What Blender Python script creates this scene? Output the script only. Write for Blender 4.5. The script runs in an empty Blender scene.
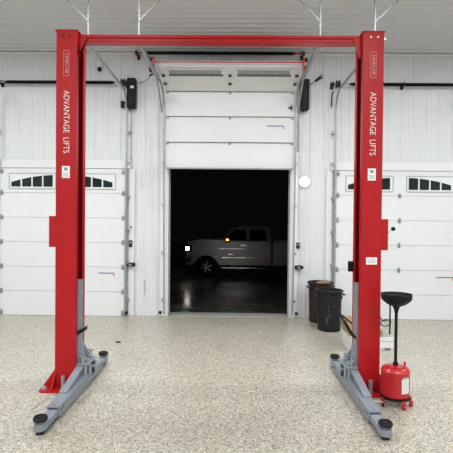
import bpy, bmesh, math, random
from mathutils import Vector, Matrix
random.seed(7)
C = bpy.context.scene.collection
PI = math.pi
CAMZ = 1.73
F = 453.0
YAW, PITCH, ROLL = math.radians(0.7), math.radians(-0.75), 0.0095
fw = Vector((-math.sin(YAW)*math.cos(PITCH), math.cos(YAW)*math.cos(PITCH), math.sin(PITCH)))
r0 = fw.cross(Vector((0, 0, 1))).normalized()
u0 = r0.cross(fw)
rt = r0*math.cos(ROLL) + u0*math.sin(ROLL)
up = u0*math.cos(ROLL) - r0*math.sin(ROLL)
CAM = Vector((0, 0, CAMZ))

def at(px, py, Y):
    """world point seen at a photo pixel, on the plane at distance Y"""
    d = fw*F + rt*(px-226.5) - up*(py-226.5)
    return CAM + d*(Y/d.y)
def gnd(px, py, z=0.0):
    d = fw*F + rt*(px-226.5) - up*(py-226.5)
    return CAM + d*((z-CAMZ)/d.z)

# ------------------------------------------------------------------ materials
MATS = {}
def mat(name, col, rough=.5, metal=0, coat=0, emit=None, es=0, vary=0, vscale=8, bump=0, bscale=60, spec=.5, trans=0):
    m = bpy.data.materials.new(name); m.use_nodes = True
    nt = m.node_tree; b = nt.nodes['Principled BSDF']
    b.inputs['Base Color'].default_value = (*col, 1)
    b.inputs['Roughness'].default_value = rough
    b.inputs['Metallic'].default_value = metal
    b.inputs['Coat Weight'].default_value = coat
    b.inputs['Coat Roughness'].default_value = .25
    b.inputs['Specular IOR Level'].default_value = spec
    b.inputs['Transmission Weight'].default_value = trans
    if emit:
        b.inputs['Emission Color'].default_value = (*emit, 1)
        b.inputs['Emission Strength'].default_value = es
    if vary or bump:
        tc = nt.nodes.new('ShaderNodeTexCoord')
    if vary:
        n = nt.nodes.new('ShaderNodeTexNoise'); n.inputs['Scale'].default_value = vscale
        n.inputs['Detail'].default_value = 5
        nt.links.new(tc.outputs['Object'], n.inputs['Vector'])
        r = nt.nodes.new('ShaderNodeValToRGB')
        r.color_ramp.elements[0].position = .3; r.color_ramp.elements[1].position = .7
        r.color_ramp.elements[0].color = (*[c*(1-vary) for c in col], 1)
        r.color_ramp.elements[1].color = (*[min(1, c*(1+vary)) for c in col], 1)
        nt.links.new(n.outputs['Fac'], r.inputs['Fac'])
        nt.links.new(r.outputs['Color'], b.inputs['Base Color'])
    if bump:
        n2 = nt.nodes.new('ShaderNodeTexNoise'); n2.inputs['Scale'].default_value = bscale
        nt.links.new(tc.outputs['Object'], n2.inputs['Vector'])
        bp = nt.nodes.new('ShaderNodeBump'); bp.inputs['Strength'].default_value = bump
        bp.inputs['Distance'].default_value = .01
        nt.links.new(n2.outputs['Fac'], bp.inputs['Height'])
        nt.links.new(bp.outputs['Normal'], b.inputs['Normal'])
    MATS[name] = m
    return m

M_red = mat('red_paint', (.43, .009, .013), .36, vary=.05, vscale=3, coat=.08, spec=.22)
M_grey = mat('grey_paint', (.235, .265, .305), .42, vary=.12, vscale=9)
M_black = mat('black_plastic', (.004, .004, .0045), .5, spec=.25)
M_rub = mat('black_rubber', (.008, .008, .0085), .85, vary=.3, vscale=30)
M_spring = mat('spring_steel', (.003, .003, .0035), .6, spec=.15)
M_steel = mat('zinc_steel', (.45, .46, .47), .38, metal=.7, vary=.1, vscale=20)
M_darksteel = mat('dark_steel', (.022, .022, .024), .5, metal=.3)
M_hang = mat('hanger_steel', (.14, .142, .145), .6, metal=.2)
M_panerefl = mat('pane_room_reflection', (.30, .32, .28), .2)  # pale tone stands in for the room mirrored in the glass
M_seam2 = mat('pale_door_seam', (.58, .58, .58), .7)
M_galv = mat('galvanised_track', (.36, .37, .38), .45, metal=.6, vary=.15, vscale=15)
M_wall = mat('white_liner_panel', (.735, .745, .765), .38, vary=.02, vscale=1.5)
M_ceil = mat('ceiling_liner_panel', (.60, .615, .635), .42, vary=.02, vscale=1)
M_trim = mat('white_trim', (.78, .79, .80), .4)
M_door = mat('white_door_panel', (.76, .77, .775), .45, vary=.015, vscale=2)
M_doorseam = mat('door_seam', (.38, .38, .38), .7)
M_winframe = mat('grey_window_frame', (.42, .44, .44), .5)
M_winwhite = mat('white_window_insert', (.78, .8, .8), .4)
M_glass = mat('dark_pane', (.010, .018, .018), .08, spec=.35)
M_white = mat('white_print', (.85, .85, .85), .5)
M_lab = mat('label_grey_print', (.25, .25, .3), .6)
M_card = mat('brown_cardboard', (.36, .235, .14), .85, vary=.1, vscale=12)
M_boxw = mat('white_cardboard', (.72, .72, .70), .7, vary=.03)
M_brown = mat('brown_plastic', (.026, .013, .010), .5, spec=.35, vary=.15, vscale=9)
M_char = mat('charcoal_plastic', (.010, .011, .013), .5, spec=.3, vary=.3, vscale=7)
M_mark = mat('grey_scuff', (.06, .062, .066), .8)
M_tankred = mat('tank_red', (.52, .012, .018), .3, coat=.2)
M_blue = mat('blue_print', (.05, .09, .35), .5)
M_orange = mat('orange_print', (.75, .25, .04), .5)
M_truck = mat('silver_truck_paint', (.64, .57, .53), .3, metal=.2, coat=.4)
M_trim2 = mat('bright_chrome', (.7, .7, .7), .15, metal=1)
M_tglass = mat('tinted_glass', (.006, .006, .008), .05)
M_head = mat('headlight_lit', (1, 1, 1), .3, emit=(1, .90, .78), es=14)
M_amber = mat('amber_lamp', (1, .4, .05), .3, emit=(1, .33, .05), es=7)
M_ind = mat('indicator_lit', (1, .4, .1), .3, emit=(1, .5, .2), es=3)
M_lamp = mat('lit_lens', (1, 1, 1), .3, emit=(1, 1, 1), es=7)
M_led = mat('lit_tube', (1, 1, 1), .3, emit=(.935, .985, 1.0), es=3)
M_green = mat('pale_green_print', (.55, .66, .55), .6)
M_shell = mat('room_shell_white', (.72, .72, .72), .6)
M_conc = mat('threshold_concrete', (.30, .29, .27), .7, vary=.2, vscale=14)

# epoxy flake floor
def floor_mat():
    m = bpy.data.materials.new('epoxy_flake'); m.use_nodes = True
    nt = m.node_tree; b = nt.nodes['Principled BSDF']; L = nt.links.new
    tc = nt.nodes.new('ShaderNodeTexCoord')
    def vor(scale):
        v = nt.nodes.new('ShaderNodeTexVoronoi'); v.inputs['Scale'].default_value = scale
        L(tc.outputs['Object'], v.inputs['Vector'])
        s = nt.nodes.new('ShaderNodeSeparateColor'); L(v.outputs['Color'], s.inputs['Color'])
        return s
    def ramp(stops):
        r = nt.nodes.new('ShaderNodeValToRGB'); r.color_ramp.interpolation = 'CONSTANT'
        e = r.color_ramp.elements
        e[0].position = 0; e[0].color = (*stops[0][1], 1)
        e[1].position = stops[1][0]; e[1].color = (*stops[1][1], 1)
        for p, c in stops[2:]:
            k = e.new(p); k.color = (*c, 1)
        return r
    s1 = vor(80); s2 = vor(150)
    stops = [(0, (.04, .035, .03)), (.09, (.17, .145, .12)), (.22, (.415, .365, .29)), (.5, (.58, .52, .425)), (.75, (.77, .715, .62)), (.92, (.24, .24, .235))]
    ra = ramp(stops); rb = ramp(stops)
    L(s1.outputs['Red'], ra.inputs['Fac']); L(s2.outputs['Green'], rb.inputs['Fac'])
    mx = nt.nodes.new('ShaderNodeMix'); mx.data_type = 'RGBA'; mx.inputs['Factor'].default_value = .5
    L(ra.outputs['Color'], mx.inputs['A']); L(rb.outputs['Color'], mx.inputs['B'])
    n = nt.nodes.new('ShaderNodeTexNoise'); n.inputs['Scale'].default_value = 1.1; n.inputs['Detail'].default_value = 4
    L(tc.outputs['Object'], n.inputs['Vector'])
    mr = nt.nodes.new('ShaderNodeMapRange'); mr.inputs['To Min'].default_value = .9; mr.inputs['To Max'].default_value = 1.08
    L(n.outputs['Fac'], mr.inputs['Value'])
    mul = nt.nodes.new('ShaderNodeMix'); mul.data_type = 'RGBA'; mul.blend_type = 'MULTIPLY'; mul.inputs['Factor'].default_value = 1
    L(mx.outputs['Result'], mul.inputs['A']); L(mr.outputs['Result'], mul.inputs['B'])
    L(mul.outputs['Result'], b.inputs['Base Color'])
    b.inputs['Roughness'].default_value = .33
    b.inputs['Specular IOR Level'].default_value = .45
    n2 = nt.nodes.new('ShaderNodeTexNoise'); n2.inputs['Scale'].default_value = 45
    L(tc.outputs['Object'], n2.inputs['Vector'])
    bp = nt.nodes.new('ShaderNodeBump'); bp.inputs['Strength'].default_value = .25; bp.inputs['Distance'].default_value = .004
    L(n2.outputs['Fac'], bp.inputs['Height']); L(bp.outputs['Normal'], b.inputs['Normal'])
    return m
M_floor = floor_mat()
def wet_mat():
    m = bpy.data.materials.new('wet_concrete'); m.use_nodes = True
    nt = m.node_tree; b = nt.nodes['Principled BSDF']; L = nt.links.new
    tc = nt.nodes.new('ShaderNodeTexCoord')
    n = nt.nodes.new('ShaderNodeTexNoise'); n.inputs['Scale'].default_value = .8; n.inputs['Detail'].default_value = 6
    L(tc.outputs['Object'], n.inputs['Vector'])
    mr = nt.nodes.new('ShaderNodeMapRange'); mr.inputs['From Min'].default_value = .35; mr.inputs['From Max'].default_value = .65
    mr.inputs['To Min'].default_value = .16; mr.inputs['To Max'].default_value = .34
    L(n.outputs['Fac'], mr.inputs['Value']); L(mr.outputs['Result'], b.inputs['Roughness'])
    r = nt.nodes.new('ShaderNodeValToRGB')
    r.color_ramp.elements[0].position = .35; r.color_ramp.elements[0].color = (.09, .09, .087, 1)
    r.color_ramp.elements[1].position = .65; r.color_ramp.elements[1].color = (.17, .165, .155, 1)
    L(n.outputs['Fac'], r.inputs['Fac']); L(r.outputs['Color'], b.inputs['Base Color'])
    n2 = nt.nodes.new('ShaderNodeTexNoise'); n2.inputs['Scale'].default_value = 18
    L(tc.outputs['Object'], n2.inputs['Vector'])
    bp = nt.nodes.new('ShaderNodeBump'); bp.inputs['Strength'].default_value = .2; bp.inputs['Distance'].default_value = .004
    L(n2.outputs['Fac'], bp.inputs['Height']); L(bp.outputs['Normal'], b.inputs['Normal'])
    return m
M_wet = wet_mat()

# ------------------------------------------------------------------ mesh builder
ORG = {}
class MB:
    def __init__(s, f=None):
        s.bm = bmesh.new(); s.f = f or (lambda p: p)
    def v(s, p): return s.bm.verts.new(s.f(Vector(p)))
    def face(s, vs):
        try: return s.bm.faces.new(vs)
        except ValueError: return None
    def box(s, x0, x1, y0, y1, z0, z1, bev=0):
        p = [s.v((x, y, z)) for x in (x0, x1) for y in (y0, y1) for z in (z0, z1)]
        fs = [s.face([p[i] for i in q]) for q in ((0, 1, 3, 2), (4, 6, 7, 5), (0, 4, 5, 1), (2, 3, 7, 6), (0, 2, 6, 4), (1, 5, 7, 3))]
        if bev:
            es = list({e for f in fs for e in f.edges})
            bmesh.ops.bevel(s.bm, geom=es, offset=bev, segments=2, affect='EDGES', profile=.5)
        return s
    def prism(s, poly, axis, a, b, bev=0):
        """poly: 2D points; axis 'x': (y,z), 'y': (x,z), 'z': (x,y)"""
        def mk(q, t):
            if axis == 'x': return (t, q[0], q[1])
            if axis == 'y': return (q[0], t, q[1])
            return (q[0], q[1], t)
        A = [s.v(mk(q, a)) for q in poly]; B = [s.v(mk(q, b)) for q in poly]
        fs = [s.face(A), s.face(B[::-1])]
        n = len(poly)
        for i in range(n):
            fs.append(s.face([A[i], B[i], B[(i+1) % n], A[(i+1) % n]]))
        if bev:
            es = list({e for f in (fs[0], fs[1]) for e in f.edges})
            bmesh.ops.bevel(s.bm, geom=es, offset=bev, segments=2, affect='EDGES', profile=.5)
        return s
    def cyl(s, p0, p1, r, seg=16, r2=None):
        p0, p1 = Vector(p0), Vector(p1); r2 = r if r2 is None else r2
        d = (p1-p0).normalized(); a = d.orthogonal().normalized(); b = d.cross(a)
        A = [s.v(p0+(a*math.cos(t)+b*math.sin(t))*r) for t in [2*PI*i/seg for i in range(seg)]]
        B = [s.v(p1+(a*math.cos(t)+b*math.sin(t))*r2) for t in [2*PI*i/seg for i in range(seg)]]
        s.face(A); s.face(B[::-1])
        for i in range(seg): s.face([A[i], B[i], B[(i+1) % seg], A[(i+1) % seg]])
        return s
    def tube(s, pts, r, seg=8, closed=False):
        pts = [Vector(p) for p in pts]; n = len(pts); rings = []
        ref = None
        for i, p in enumerate(pts):
            a = pts[i-1] if (i or closed) else p; b = pts[(i+1) % n] if (i < n-1 or closed) else p
            t = (b-a).normalized()
            if ref is None: ref = t.orthogonal().normalized()
            ref = (ref - t*ref.dot(t))
            ref = ref.normalized() if ref.length > 1e-6 else t.orthogonal().normalized()
            q = t.cross(ref)
            rings.append([s.v(p+(ref*math.cos(k)+q*math.sin(k))*r) for k in [2*PI*j/seg for j in range(seg)]])
        m = n if closed else n-1
        for i in range(m):
            A, B = rings[i], rings[(i+1) % n]
            for j in range(seg): s.face([A[j], B[j], B[(j+1) % seg], A[(j+1) % seg]])
        if not closed: s.face(rings[0]); s.face(rings[-1][::-1])
        return s
    def lathe(s, prof, c, seg=32, sx=1, sy=1):
        """prof: (r,z) list, closed as solid at both ends when r==0"""
        rings = []
        for r, z in prof:
            if r < 1e-6: rings.append([s.v((c[0], c[1], c[2]+z))])
            else: rings.append([s.v((c[0]+r*sx*math.cos(t), c[1]+r*sy*math.sin(t), c[2]+z)) for t in [2*PI*i/seg for i in range(seg)]])
        for A, B in zip(rings, rings[1:]):
            for i in range(seg):
                j = (i+1) % seg
                if len(A) == 1 and len(B) == 1: continue
                if len(A) == 1: s.face([A[0], B[i], B[j]])
                elif len(B) == 1: s.face([A[i], B[0], A[j]])
                else: s.face([A[i], B[i], B[j], A[j]])
        return s
    def sweep(s, path, x0, x1, n0, n1):
        """rect section swept along (y,z) path; x lateral, n along the path's normal"""
        rings = []
        for i, p in enumerate(path):
            a = Vector(path[max(i-1, 0)]); b = Vector(path[min(i+1, len(path)-1)])
            t = (b-a).normalized(); nn = Vector((-t.y, t.x)); p = Vector(p)
            q0 = p+nn*n0; q1 = p+nn*n1
            rings.append([s.v((x0, q0.x, q0.y)), s.v((x1, q0.x, q0.y)), s.v((x1, q1.x, q1.y)), s.v((x0, q1.x, q1.y))])
        for A, B in zip(rings, rings[1:]):
            for j in range(4): s.face([A[j], B[j], B[(j+1) % 4], A[(j+1) % 4]])
        s.face(rings[0]); s.face(rings[-1][::-1])
        return s
    def build(s, name, m, parent=None, smooth=False, org=None):
        bmesh.ops.recalc_face_normals(s.bm, faces=s.bm.faces)
        o_ = Vector((0, 0, 0))
        if parent is not None: o_ = ORG[parent.name]
        elif org is not None: o_ = Vector(org)
        if o_.length: bmesh.ops.translate(s.bm, verts=s.bm.verts, vec=-o_)
        me = bpy.data.meshes.new(name); s.bm.to_mesh(me); s.bm.free()
        if isinstance(m, (list, tuple)):
            for k in m: me.materials.append(k)
        else: me.materials.append(m)
        o = bpy.data.objects.new(name, me); C.objects.link(o)
        if parent is not None: o.parent = parent
        elif org is not None: o.location = o_
        ORG[o.name] = o_
        if smooth:
            for p in me.polygons: p.use_smooth = True
            me.set_sharp_from_angle(angle=math.radians(35))
        return o
def tag(o, label=None, cat=None, group=None, kind=None):
    if label: o['label'] = label
    if cat: o['category'] = cat
    if group: o['group'] = group
    if kind: o['kind'] = kind
    return o
def thing(name, label, cat, loc, group=None, kind=None):
    o = bpy.data.objects.new(name, None); C.objects.link(o); o.location = loc
    o.empty_display_size = .1
    ORG[o.name] = Vector(loc)
    return tag(o, label, cat, group, kind)
def struct(mb, name, m, label=None, **k):
    o = mb.build(name, m, **k); o['kind'] = 'structure'
    if label: o['label'] = label
    return o
def text_mesh(name, body, size, loc, rot, m, parent, ext=.0015, xscale=1, bold=0):
    cu = bpy.data.curves.new('lettering_curve', 'FONT'); cu.body = body; cu.size = size; cu.extrude = ext
    cu.align_x = 'CENTER'; cu.align_y = 'CENTER'; cu.offset = bold-.001
    to = bpy.data.objects.new('lettering_curve', cu); C.objects.link(to)
    bpy.context.view_layer.update()
    dg = bpy.context.evaluated_depsgraph_get()
    me = bpy.data.meshes.new_from_object(to.evaluated_get(dg))
    me.name = name
    xs = [v.co.x for v in me.vertices]
    w = max(xs)-min(xs)
    bpy.data.objects.remove(to); bpy.data.curves.remove(cu)
    k = xscale/w if xscale else 1
    mtx = Matrix.Translation(Vector(loc)-ORG[parent.name]) @ rot.to_4x4() @ Matrix.Diagonal((k, 1, 1, 1))
    me.transform(mtx)
    me.materials.clear(); me.materials.append(m)
    o = bpy.data.objects.new(name, me); C.objects.link(o); o.parent = parent; ORG[o.name] = ORG[parent.name]
    return o

# ------------------------------------------------------------------ room shell
YW = 8.16            # inner face of the far wall
ZC = CAMZ + 168.3*YW/453
ZC = at(226, 51.6, YW).z
RX, RY = 8.0, -8.0
YD = 8.06            # inner face of the closed doors
# floor
b = MB(); b.box(-RX, RX, RY, YW+.22, -.2, 0)
struct(b, 'floor', M_floor, 'beige and grey speckled epoxy flake floor')
# ceiling: corrugated sheet, ribs run left to right
def ribbed(f, length, spacing, prof):
    pts = []; n = int(length/spacing)+1
    for i in range(n):
        for (t, h) in prof:
            q = i*spacing+t
            if q <= length: pts.append((q, h))
    pts.append((length, 0))
    return pts
prof_c = [(0, 0), (.05, 0), (.075, .034), (.105, .034), (.13, 0)]
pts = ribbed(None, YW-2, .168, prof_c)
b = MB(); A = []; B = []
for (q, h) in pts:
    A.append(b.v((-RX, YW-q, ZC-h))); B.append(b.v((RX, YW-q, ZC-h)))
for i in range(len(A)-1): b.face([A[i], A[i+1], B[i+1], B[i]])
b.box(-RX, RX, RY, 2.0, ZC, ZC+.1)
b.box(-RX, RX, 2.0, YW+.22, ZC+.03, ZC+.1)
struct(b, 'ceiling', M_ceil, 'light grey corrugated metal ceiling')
# far wall: ribbed liner panel with a hole at the centre doorway
OX0, OX1 = at(167.2, 250, YW).x, at(290.6, 250, YW).x
OZ = 2.86
prof_w = [(0, 0), (.012, .011), (.034, .011), (.046, 0), (.098, 0), (.104, .004), (.116, .004), (.122, 0), (.160, 0), (.166, .004), (.178, .004), (.184, 0)]
def wall_sheet(b, x0, x1, z0, z1):
    pts = [p for p in ribbed(None, 2*RX, .2286, prof_w)]
    pts = [(-RX+q, h) for q, h in pts]
    def hh(x):
        for (a, ha), (c, hc) in zip(pts, pts[1:]):
            if a <= x <= c and c > a: return ha+(hc-ha)*(x-a)/(c-a)
        return 0
    use = [(x0, hh(x0))]+[p for p in pts if x0 < p[0] < x1]+[(x1, hh(x1))]
    A = [b.v((x, YW-h, z0)) for x, h in use]; B = [b.v((x, YW-h, z1)) for x, h in use]
    for i in range(len(A)-1): b.face([A[i], A[i+1], B[i+1], B[i]])
b = MB()
wall_sheet(b, -RX, RX, OZ, ZC)
wall_sheet(b, -RX, OX0, 0, OZ); wall_sheet(b, OX1, RX, 0, OZ)
b.box(-RX, OX0, YW+.005, YW+.2, 0, OZ); b.box(OX1, RX, YW+.005, YW+.2, 0, OZ); b.box(-RX, RX, YW+.005, YW+.2, OZ, ZC)
struct(b, 'wall_back', M_wall, 'white ribbed metal wall behind the lift')
b = MB(); b.box(-RX-.1, -RX, RY, YW+.2, 0, ZC); struct(b, 'wall_left', M_shell)
b = MB(); b.box(RX, RX+.1, RY, YW+.2, 0, ZC); struct(b, 'wall_right', M_shell)
b = MB(); b.box(-RX, RX, RY-.1, RY, 0, ZC); struct(b, 'wall_front', M_shell)
# wall / ceiling corner trim
b = MB(); b.box(-RX, RX, YW-.045, YW-.017, ZC-.075, ZC-.036, .004)
struct(b, 'trim_1', M_trim, 'white corner trim where wall meets ceiling')

# jamb boards and headers
XL0, XL1 = at(0, 250, YD).x, at(124.6, 250, YD).x
XR0, XR1 = at(335.5, 250, YD).x, at(335.5, 250, YD).x+(XL1-XL0)
ZTOP = at(62, 168.3, YD).z
n = 2
def trimbox(lbl, *a):
    global n
    b = MB(); b.box(*a, .004)
    struct(b, 'trim_%d' % n, M_trim, lbl); n += 1
for (x0, x1, w) in ((XL0, XL1, 'left'), (XR0, XR1, 'right')):
    trimbox('white header board over the %s door' % w, x0-.09, x1+.09, YW-.06, YW-.02, ZTOP+.01, ZTOP+.16)
    trimbox('white board beside the %s door, its left side' % w, x0-.16, x0-.06, YW-.05, YW-.018, .0, ZTOP+.005)
    trimbox('white board beside the %s door, its right side' % w, x1+.06, x1+.16, YW-.05, YW-.018, .0, ZTOP+.005)
trimbox('white jamb board left of the open doorway', OX0-.12, OX0-.005, YW-.05, YW-.018, 0, OZ+.1)
trimbox('white jamb board right of the open doorway', OX1+.005, OX1+.12, YW-.05, YW-.018, 0, OZ+.1)
trimbox('thin metal edge of the open doorway, left side', OX0-.004, OX0+.026, YW-.06, YW+.21, 0, OZ)
trimbox('thin metal edge of the open doorway, right side', OX1-.026, OX1+.004, YW-.06, YW+.21, 0, OZ)
b = MB(); b.box(OX0+.03, OX1-.03, YW-.01, YW+.25, -.01, .012, .003)
struct(b, 'trim_%d' % n, M_conc, 'worn concrete threshold of the open doorway'); n += 1

# ------------------------------------------------------------------ doors
def arcpath(yv, z0, zc, rad, yend, yv2=None):
    yv2 = yv if yv2 is None else yv2
    p = [(yv, z0), (yv+(yv2-yv)*.7, z0+(zc-rad-z0)*.7)]
    for i in range(9):
        t = i/8*PI/2
        p.append((yv2-rad+rad*math.cos(t), zc-rad+rad*math.sin(t)))
    p.append((yend, zc))
    return p
def track(root, xe, side, path, name='track'):
    """C track, opening towards the door; side = +1 when the track is right of the door"""
    b = MB(); w = .02*side
    b.sweep(path, xe+w*1.0, xe+w*1.0+.003*side, -.018, .018)
    b.sweep(path, xe, xe+w, -.018, -.015)
    b.sweep(path, xe, xe+w, .015, .018)
    return b.build(name, M_galv, root)
def hanger(root, x, y, zt, sx):
    b = MB()
    b.box(x-.010, x+.010, y-.002, y+.002, zt-.02, ZC-.036); b.box(x-.010, x-.007, y, y+.02, zt-.02, ZC-.036)
    b.build('track_hanger', M_hang, root)
    b = MB()
    z1 = at(135, 21, y).z
    d = Vector((sx*.45, 0, ZC-.036-z1))
    p0 = Vector((x, y-.006, z1)); p1 = Vector((x+sx*.45, y-.006, ZC-.036))
    b.prism([(p0.x-.012, p0.z), (p0.x+.012, p0.z), (p1.x+.012, p1.z), (p1.x-.012, p1.z)], 'y', y-.009, y-.004)
    b.build('hanger_brace', M_hang, root)
def hinge(root, x, y, z, tilt=0):
    b = MB()
    b.box(x-.022, x+.022, y-.006, y-.001, z-.045, z+.045)
    b.cyl((x-.026, y-.014, z), (x+.026, y-.014, z), .013, 8)
    b.box(x-.007, x+.007, y-.036, y-.006, z-.018, z+.018)
    return b.build('hinge', M_galv, root)
def windows(root, xc, y, zc, gw, gh, half, full=False, yfun=None):
    """two half-arch window groups of four panes; half = offset of group centre from door centre"""
    for sg in (-1, 1):
        cx = xc+sg*half
        x0, x1 = cx-gw/2, cx+gw/2
        b = MB(); t = .012
        for q in ((x0-t, x0, zc-gh/2-t, zc+gh/2+t), (x1, x1+t, zc-gh/2-t, zc+gh/2+t), (x0, x1, zc-gh/2-t, zc-gh/2), (x0, x1, zc+gh/2, zc+gh/2+t)):
            b.box(q[0], q[1], y-.014, y, q[2], q[3])
        fr = b.build('window_frame', M_winframe, root)
        b = MB(); b.box(x0, x1, y-.005, y, zc-gh/2, zc+gh/2)
        ins = b.build('window_insert', M_winwhite, root)
        pw = (gw-.05)/4
        for i in range(4):
            a = x0+.03+i*pw; c = a+pw-.028
            def top(x):
                k = abs(x-xc)/(half+gw/2)          # 0 at door centre, 1 at the far edge
                return zc-gh/2+gh*(.93-.55*k**2.2)
            b = MB(); b.prism([(a, zc-gh/2+.028), (c, zc-gh/2+.028), (c, top(c)), (a, top(a))], 'y', y-.009, y-.004)
            b.build('window_pane', M_glass, ins)
def sticker(root, x0, z, y):
    b = MB(); b.box(x0, x0+.29, y-.003, y, z-.008, z+.008); b.build('sticker', M_blue, root)
    b = MB(); b.box(x0+.275, x0+.30, y-.0035, y, z-.055, z-.010); b.build('sticker', M_orange, root)
NS = 6; SH = ZTOP/NS
def closed_door(num, x0, x1, label, st):
    b = MB()
    for i in range(NS):
        z0 = i*SH+.003; z1 = (i+1)*SH-.003
        b.box(x0, x1, YD, YD+.045, z0, z1, .003)
    root = struct(b, 'door_%d' % num, M_door, label, org=((x0+x1)/2, YD, 0))
    ORG[root.name] = Vector(root.location)
    b = MB(); b.box(x0+.01, x1-.01, YD+.012, YD+.035, .01, ZTOP-.01); b.build('door_core', M_seam2, root)
    xc = (x0+x1)/2
    gw = 46.0*YD/453
    windows(root, xc, YD, (NS-.5)*SH-.01, gw, .26, .535)
    for i in range(1, NS):
        for x in (x0+.03, xc, x1-.03): hinge(root, x, YD, i*SH)
    for x in (x0+.03, x1-.03):
        hinge(root, x, YD, NS*SH-.06)
        hinge(root, x, YD, .06)
    b = MB(); b.box(x0, x1, YD+.002, YD+.043, 0.0, .006); b.build('bottom_seal', M_black, root)
    p = arcpath(YD-.01, .06, 4.0, .33, 5.84)
    for xe, sd in ((x0-.012, -1), (x1+.012, 1)):
        track(root, xe, sd, p)
        hanger(root, xe+.02*sd, 5.86, 4.0, -sd)
        for zz in (.3, .95, 1.55, 2.15, 2.75, 3.3):
            b = MB(); b.box(min(xe+.03*sd, xe+.07*sd), max(xe+.03*sd, xe+.07*sd), YD-.02, YW-.018, zz-.02, zz+.02)
            b.build('track_bracket', M_galv, root)
    sticker(root, st[0], st[1], YD)
    return root
pL = at(98, 273, YD); pR = at(436.5, 277.5, YD)
d1 = closed_door(1, XL0, XL1, 'closed white overhead door behind the left column', (pL.x, pL.z))
d3 = closed_door(3, XR0, XR1, 'closed white overhead door behind the right column', (pR.x, pR.z))

# centre door, rolled up: three upright sections and the top one tipped into the room
c0, c1 = at(165.3, 130, 7.88), at(294.3, 130, 7.88)
CX0, CX1 = c0.x, c1.x; CXM = (CX0+CX1)/2
zs = [at(228, 168, 7.98).z, at(228, 142.2, 7.94).z, at(228, 116.4, 7.90).z, at(228, 91.3, 7.86).z]
ys = [7.98, 7.94, 7.90, 7.86]
top_y = 7.14; top_z = at(228, 63.5, top_y).z
def tipped(b, ya, za, yb, zb, x0, x1, th, gap=.004, n_off=0):
    t = Vector((yb-ya, zb-za)).normalized(); nn = Vector((t.y, -t.x))
    if nn.x < 0 and abs(nn.x) > .3: nn = -nn
    if nn.y < 0 and abs(nn.x) <= .3: nn = -nn
    a = Vector((ya, za))+t*gap+nn*n_off; c = Vector((yb, zb))-t*gap+nn*n_off
    b.prism([tuple(a), tuple(c), tuple(c+nn*th), tuple(a+nn*th)], 'x', x0, x1, .003)
b = MB()
for i in range(3): b.box(CX0, CX1, ys[i], ys[i]+.045, zs[i]+.003, zs[i+1]-.003, .003)
t = Vector((top_y-ys[3], top_z-zs[3])).normalized(); nn = Vector((-t.y, t.x));
if nn.y < 0: nn = -nn
A_ = Vector((ys[3], zs[3])); B_ = Vector((top_y, top_z))
b.prism([tuple(A_+t*.004), tuple(B_), tuple(B_+nn*.045), tuple(A_+t*.004+nn*.045)], 'x', CX0, CX1, .003)
d2 = struct(b, 'door_2', M_door, 'white overhead door rolled up above the dark doorway', org=(CXM, 7.9, zs[0]))
ORG[d2.name] = Vector(d2.location)
b = MB()
for i in range(3): b.box(CX0+.01, CX1-.01, (ys[i]+ys[i]+.045)/2-.008, (ys[i]+ys[i]+.045)/2+.01, zs[i]+.001, zs[i+1]+.012)
b.build('door_core', M_doorseam, d2)
b = MB(); b.box(CX0, CX1, ys[0]+.005, ys[0]+.04, zs[0]-.02, zs[0]+.002); b.build('bottom_seal', M_doorseam, d2)
def onsec(s, x, off):      # point on the tipped section at fraction s, off = height off its room side
    p = A_.lerp(B_, s)-nn*off
    return Vector((x, p.x, p.y))
gw = .9
for sg in (-1, 1):
    cx = CXM+sg*.555
    b = MB()
    for (xa, xb, s0, s1, o0, o1) in ((cx-gw/2-.012, cx-gw/2, .56, .84, 0, .02), (cx+gw/2, cx+gw/2+.012, .56, .84, 0, .02), (cx-gw/2, cx+gw/2, .82, .84, 0, .02), (cx-gw/2, cx+gw/2, .56, .58, 0, .02)):
        q = [onsec(s0, 0, o0), onsec(s1, 0, o0), onsec(s1, 0, o1), onsec(s0, 0, o1)]
        b.prism([(p.y, p.z) for p in q], 'x', xa, xb)
    b.build('window_frame', M_winwhite, d2)
    b = MB(); q = [onsec(.58, 0, 0), onsec(.82, 0, 0), onsec(.82, 0, .003), onsec(.58, 0, .003)]
    b.prism([(p.y, p.z) for p in q], 'x', cx-gw/2, cx+gw/2); ins = b.build('window_insert', M_winwhite, d2)
    pw = (gw-.05)/4
    for i in range(4):
        a = cx-gw/2+.03+i*pw; c = a+pw-.028
        k = abs((a+c)/2-CXM)/1.0
        s1 = .80-.03*k**2.2
        b = MB(); q = [onsec(.60, 0, .002), onsec(s1, 0, .002), onsec(s1, 0, .005), onsec(.60, 0, .005)]
        b.prism([(p.y, p.z) for p in q], 'x', a-.012, c+.012); b.build('window_pane', M_panerefl, ins)
    b = MB(); q = [onsec(.585, 0, .002), onsec(.635, 0, .002), onsec(.635, 0, .016), onsec(.585, 0, .016)]
    b.prism([(p.y, p.z) for p in q], 'x', cx-gw/2+.01, cx+gw/2-.01); b.build('window_sill', M_hang, ins)
for i in range(0, 4):
    for x in (CX0+.03, CXM, CX1-.03):
        if i == 0: continue
        hinge(d2, x, ys[i-1] if i < 3 else ys[2], zs[i])
for s in (.3, .6):
    for x in (CX0+.03, CXM, CX1-.03):
        p = onsec(s, x, .012); b = MB(); b.box(p.x-.026, p.x+.026, p.y-.03, p.y+.03, p.z-.014, p.z+.012); b.build('hinge', M_darksteel, d2)
b = MB(); q = [onsec(.93, 0, 0), onsec(1.0, 0, 0), onsec(1.0, 0, .03), onsec(.93, 0, .03)]
b.prism([(p.y, p.z) for p in q], 'x', CX0, CX1); b.build('top_strut', M_trim, d2)
p = arcpath(8.03, .06, 4.0, .35, 5.76, 7.84)
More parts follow.
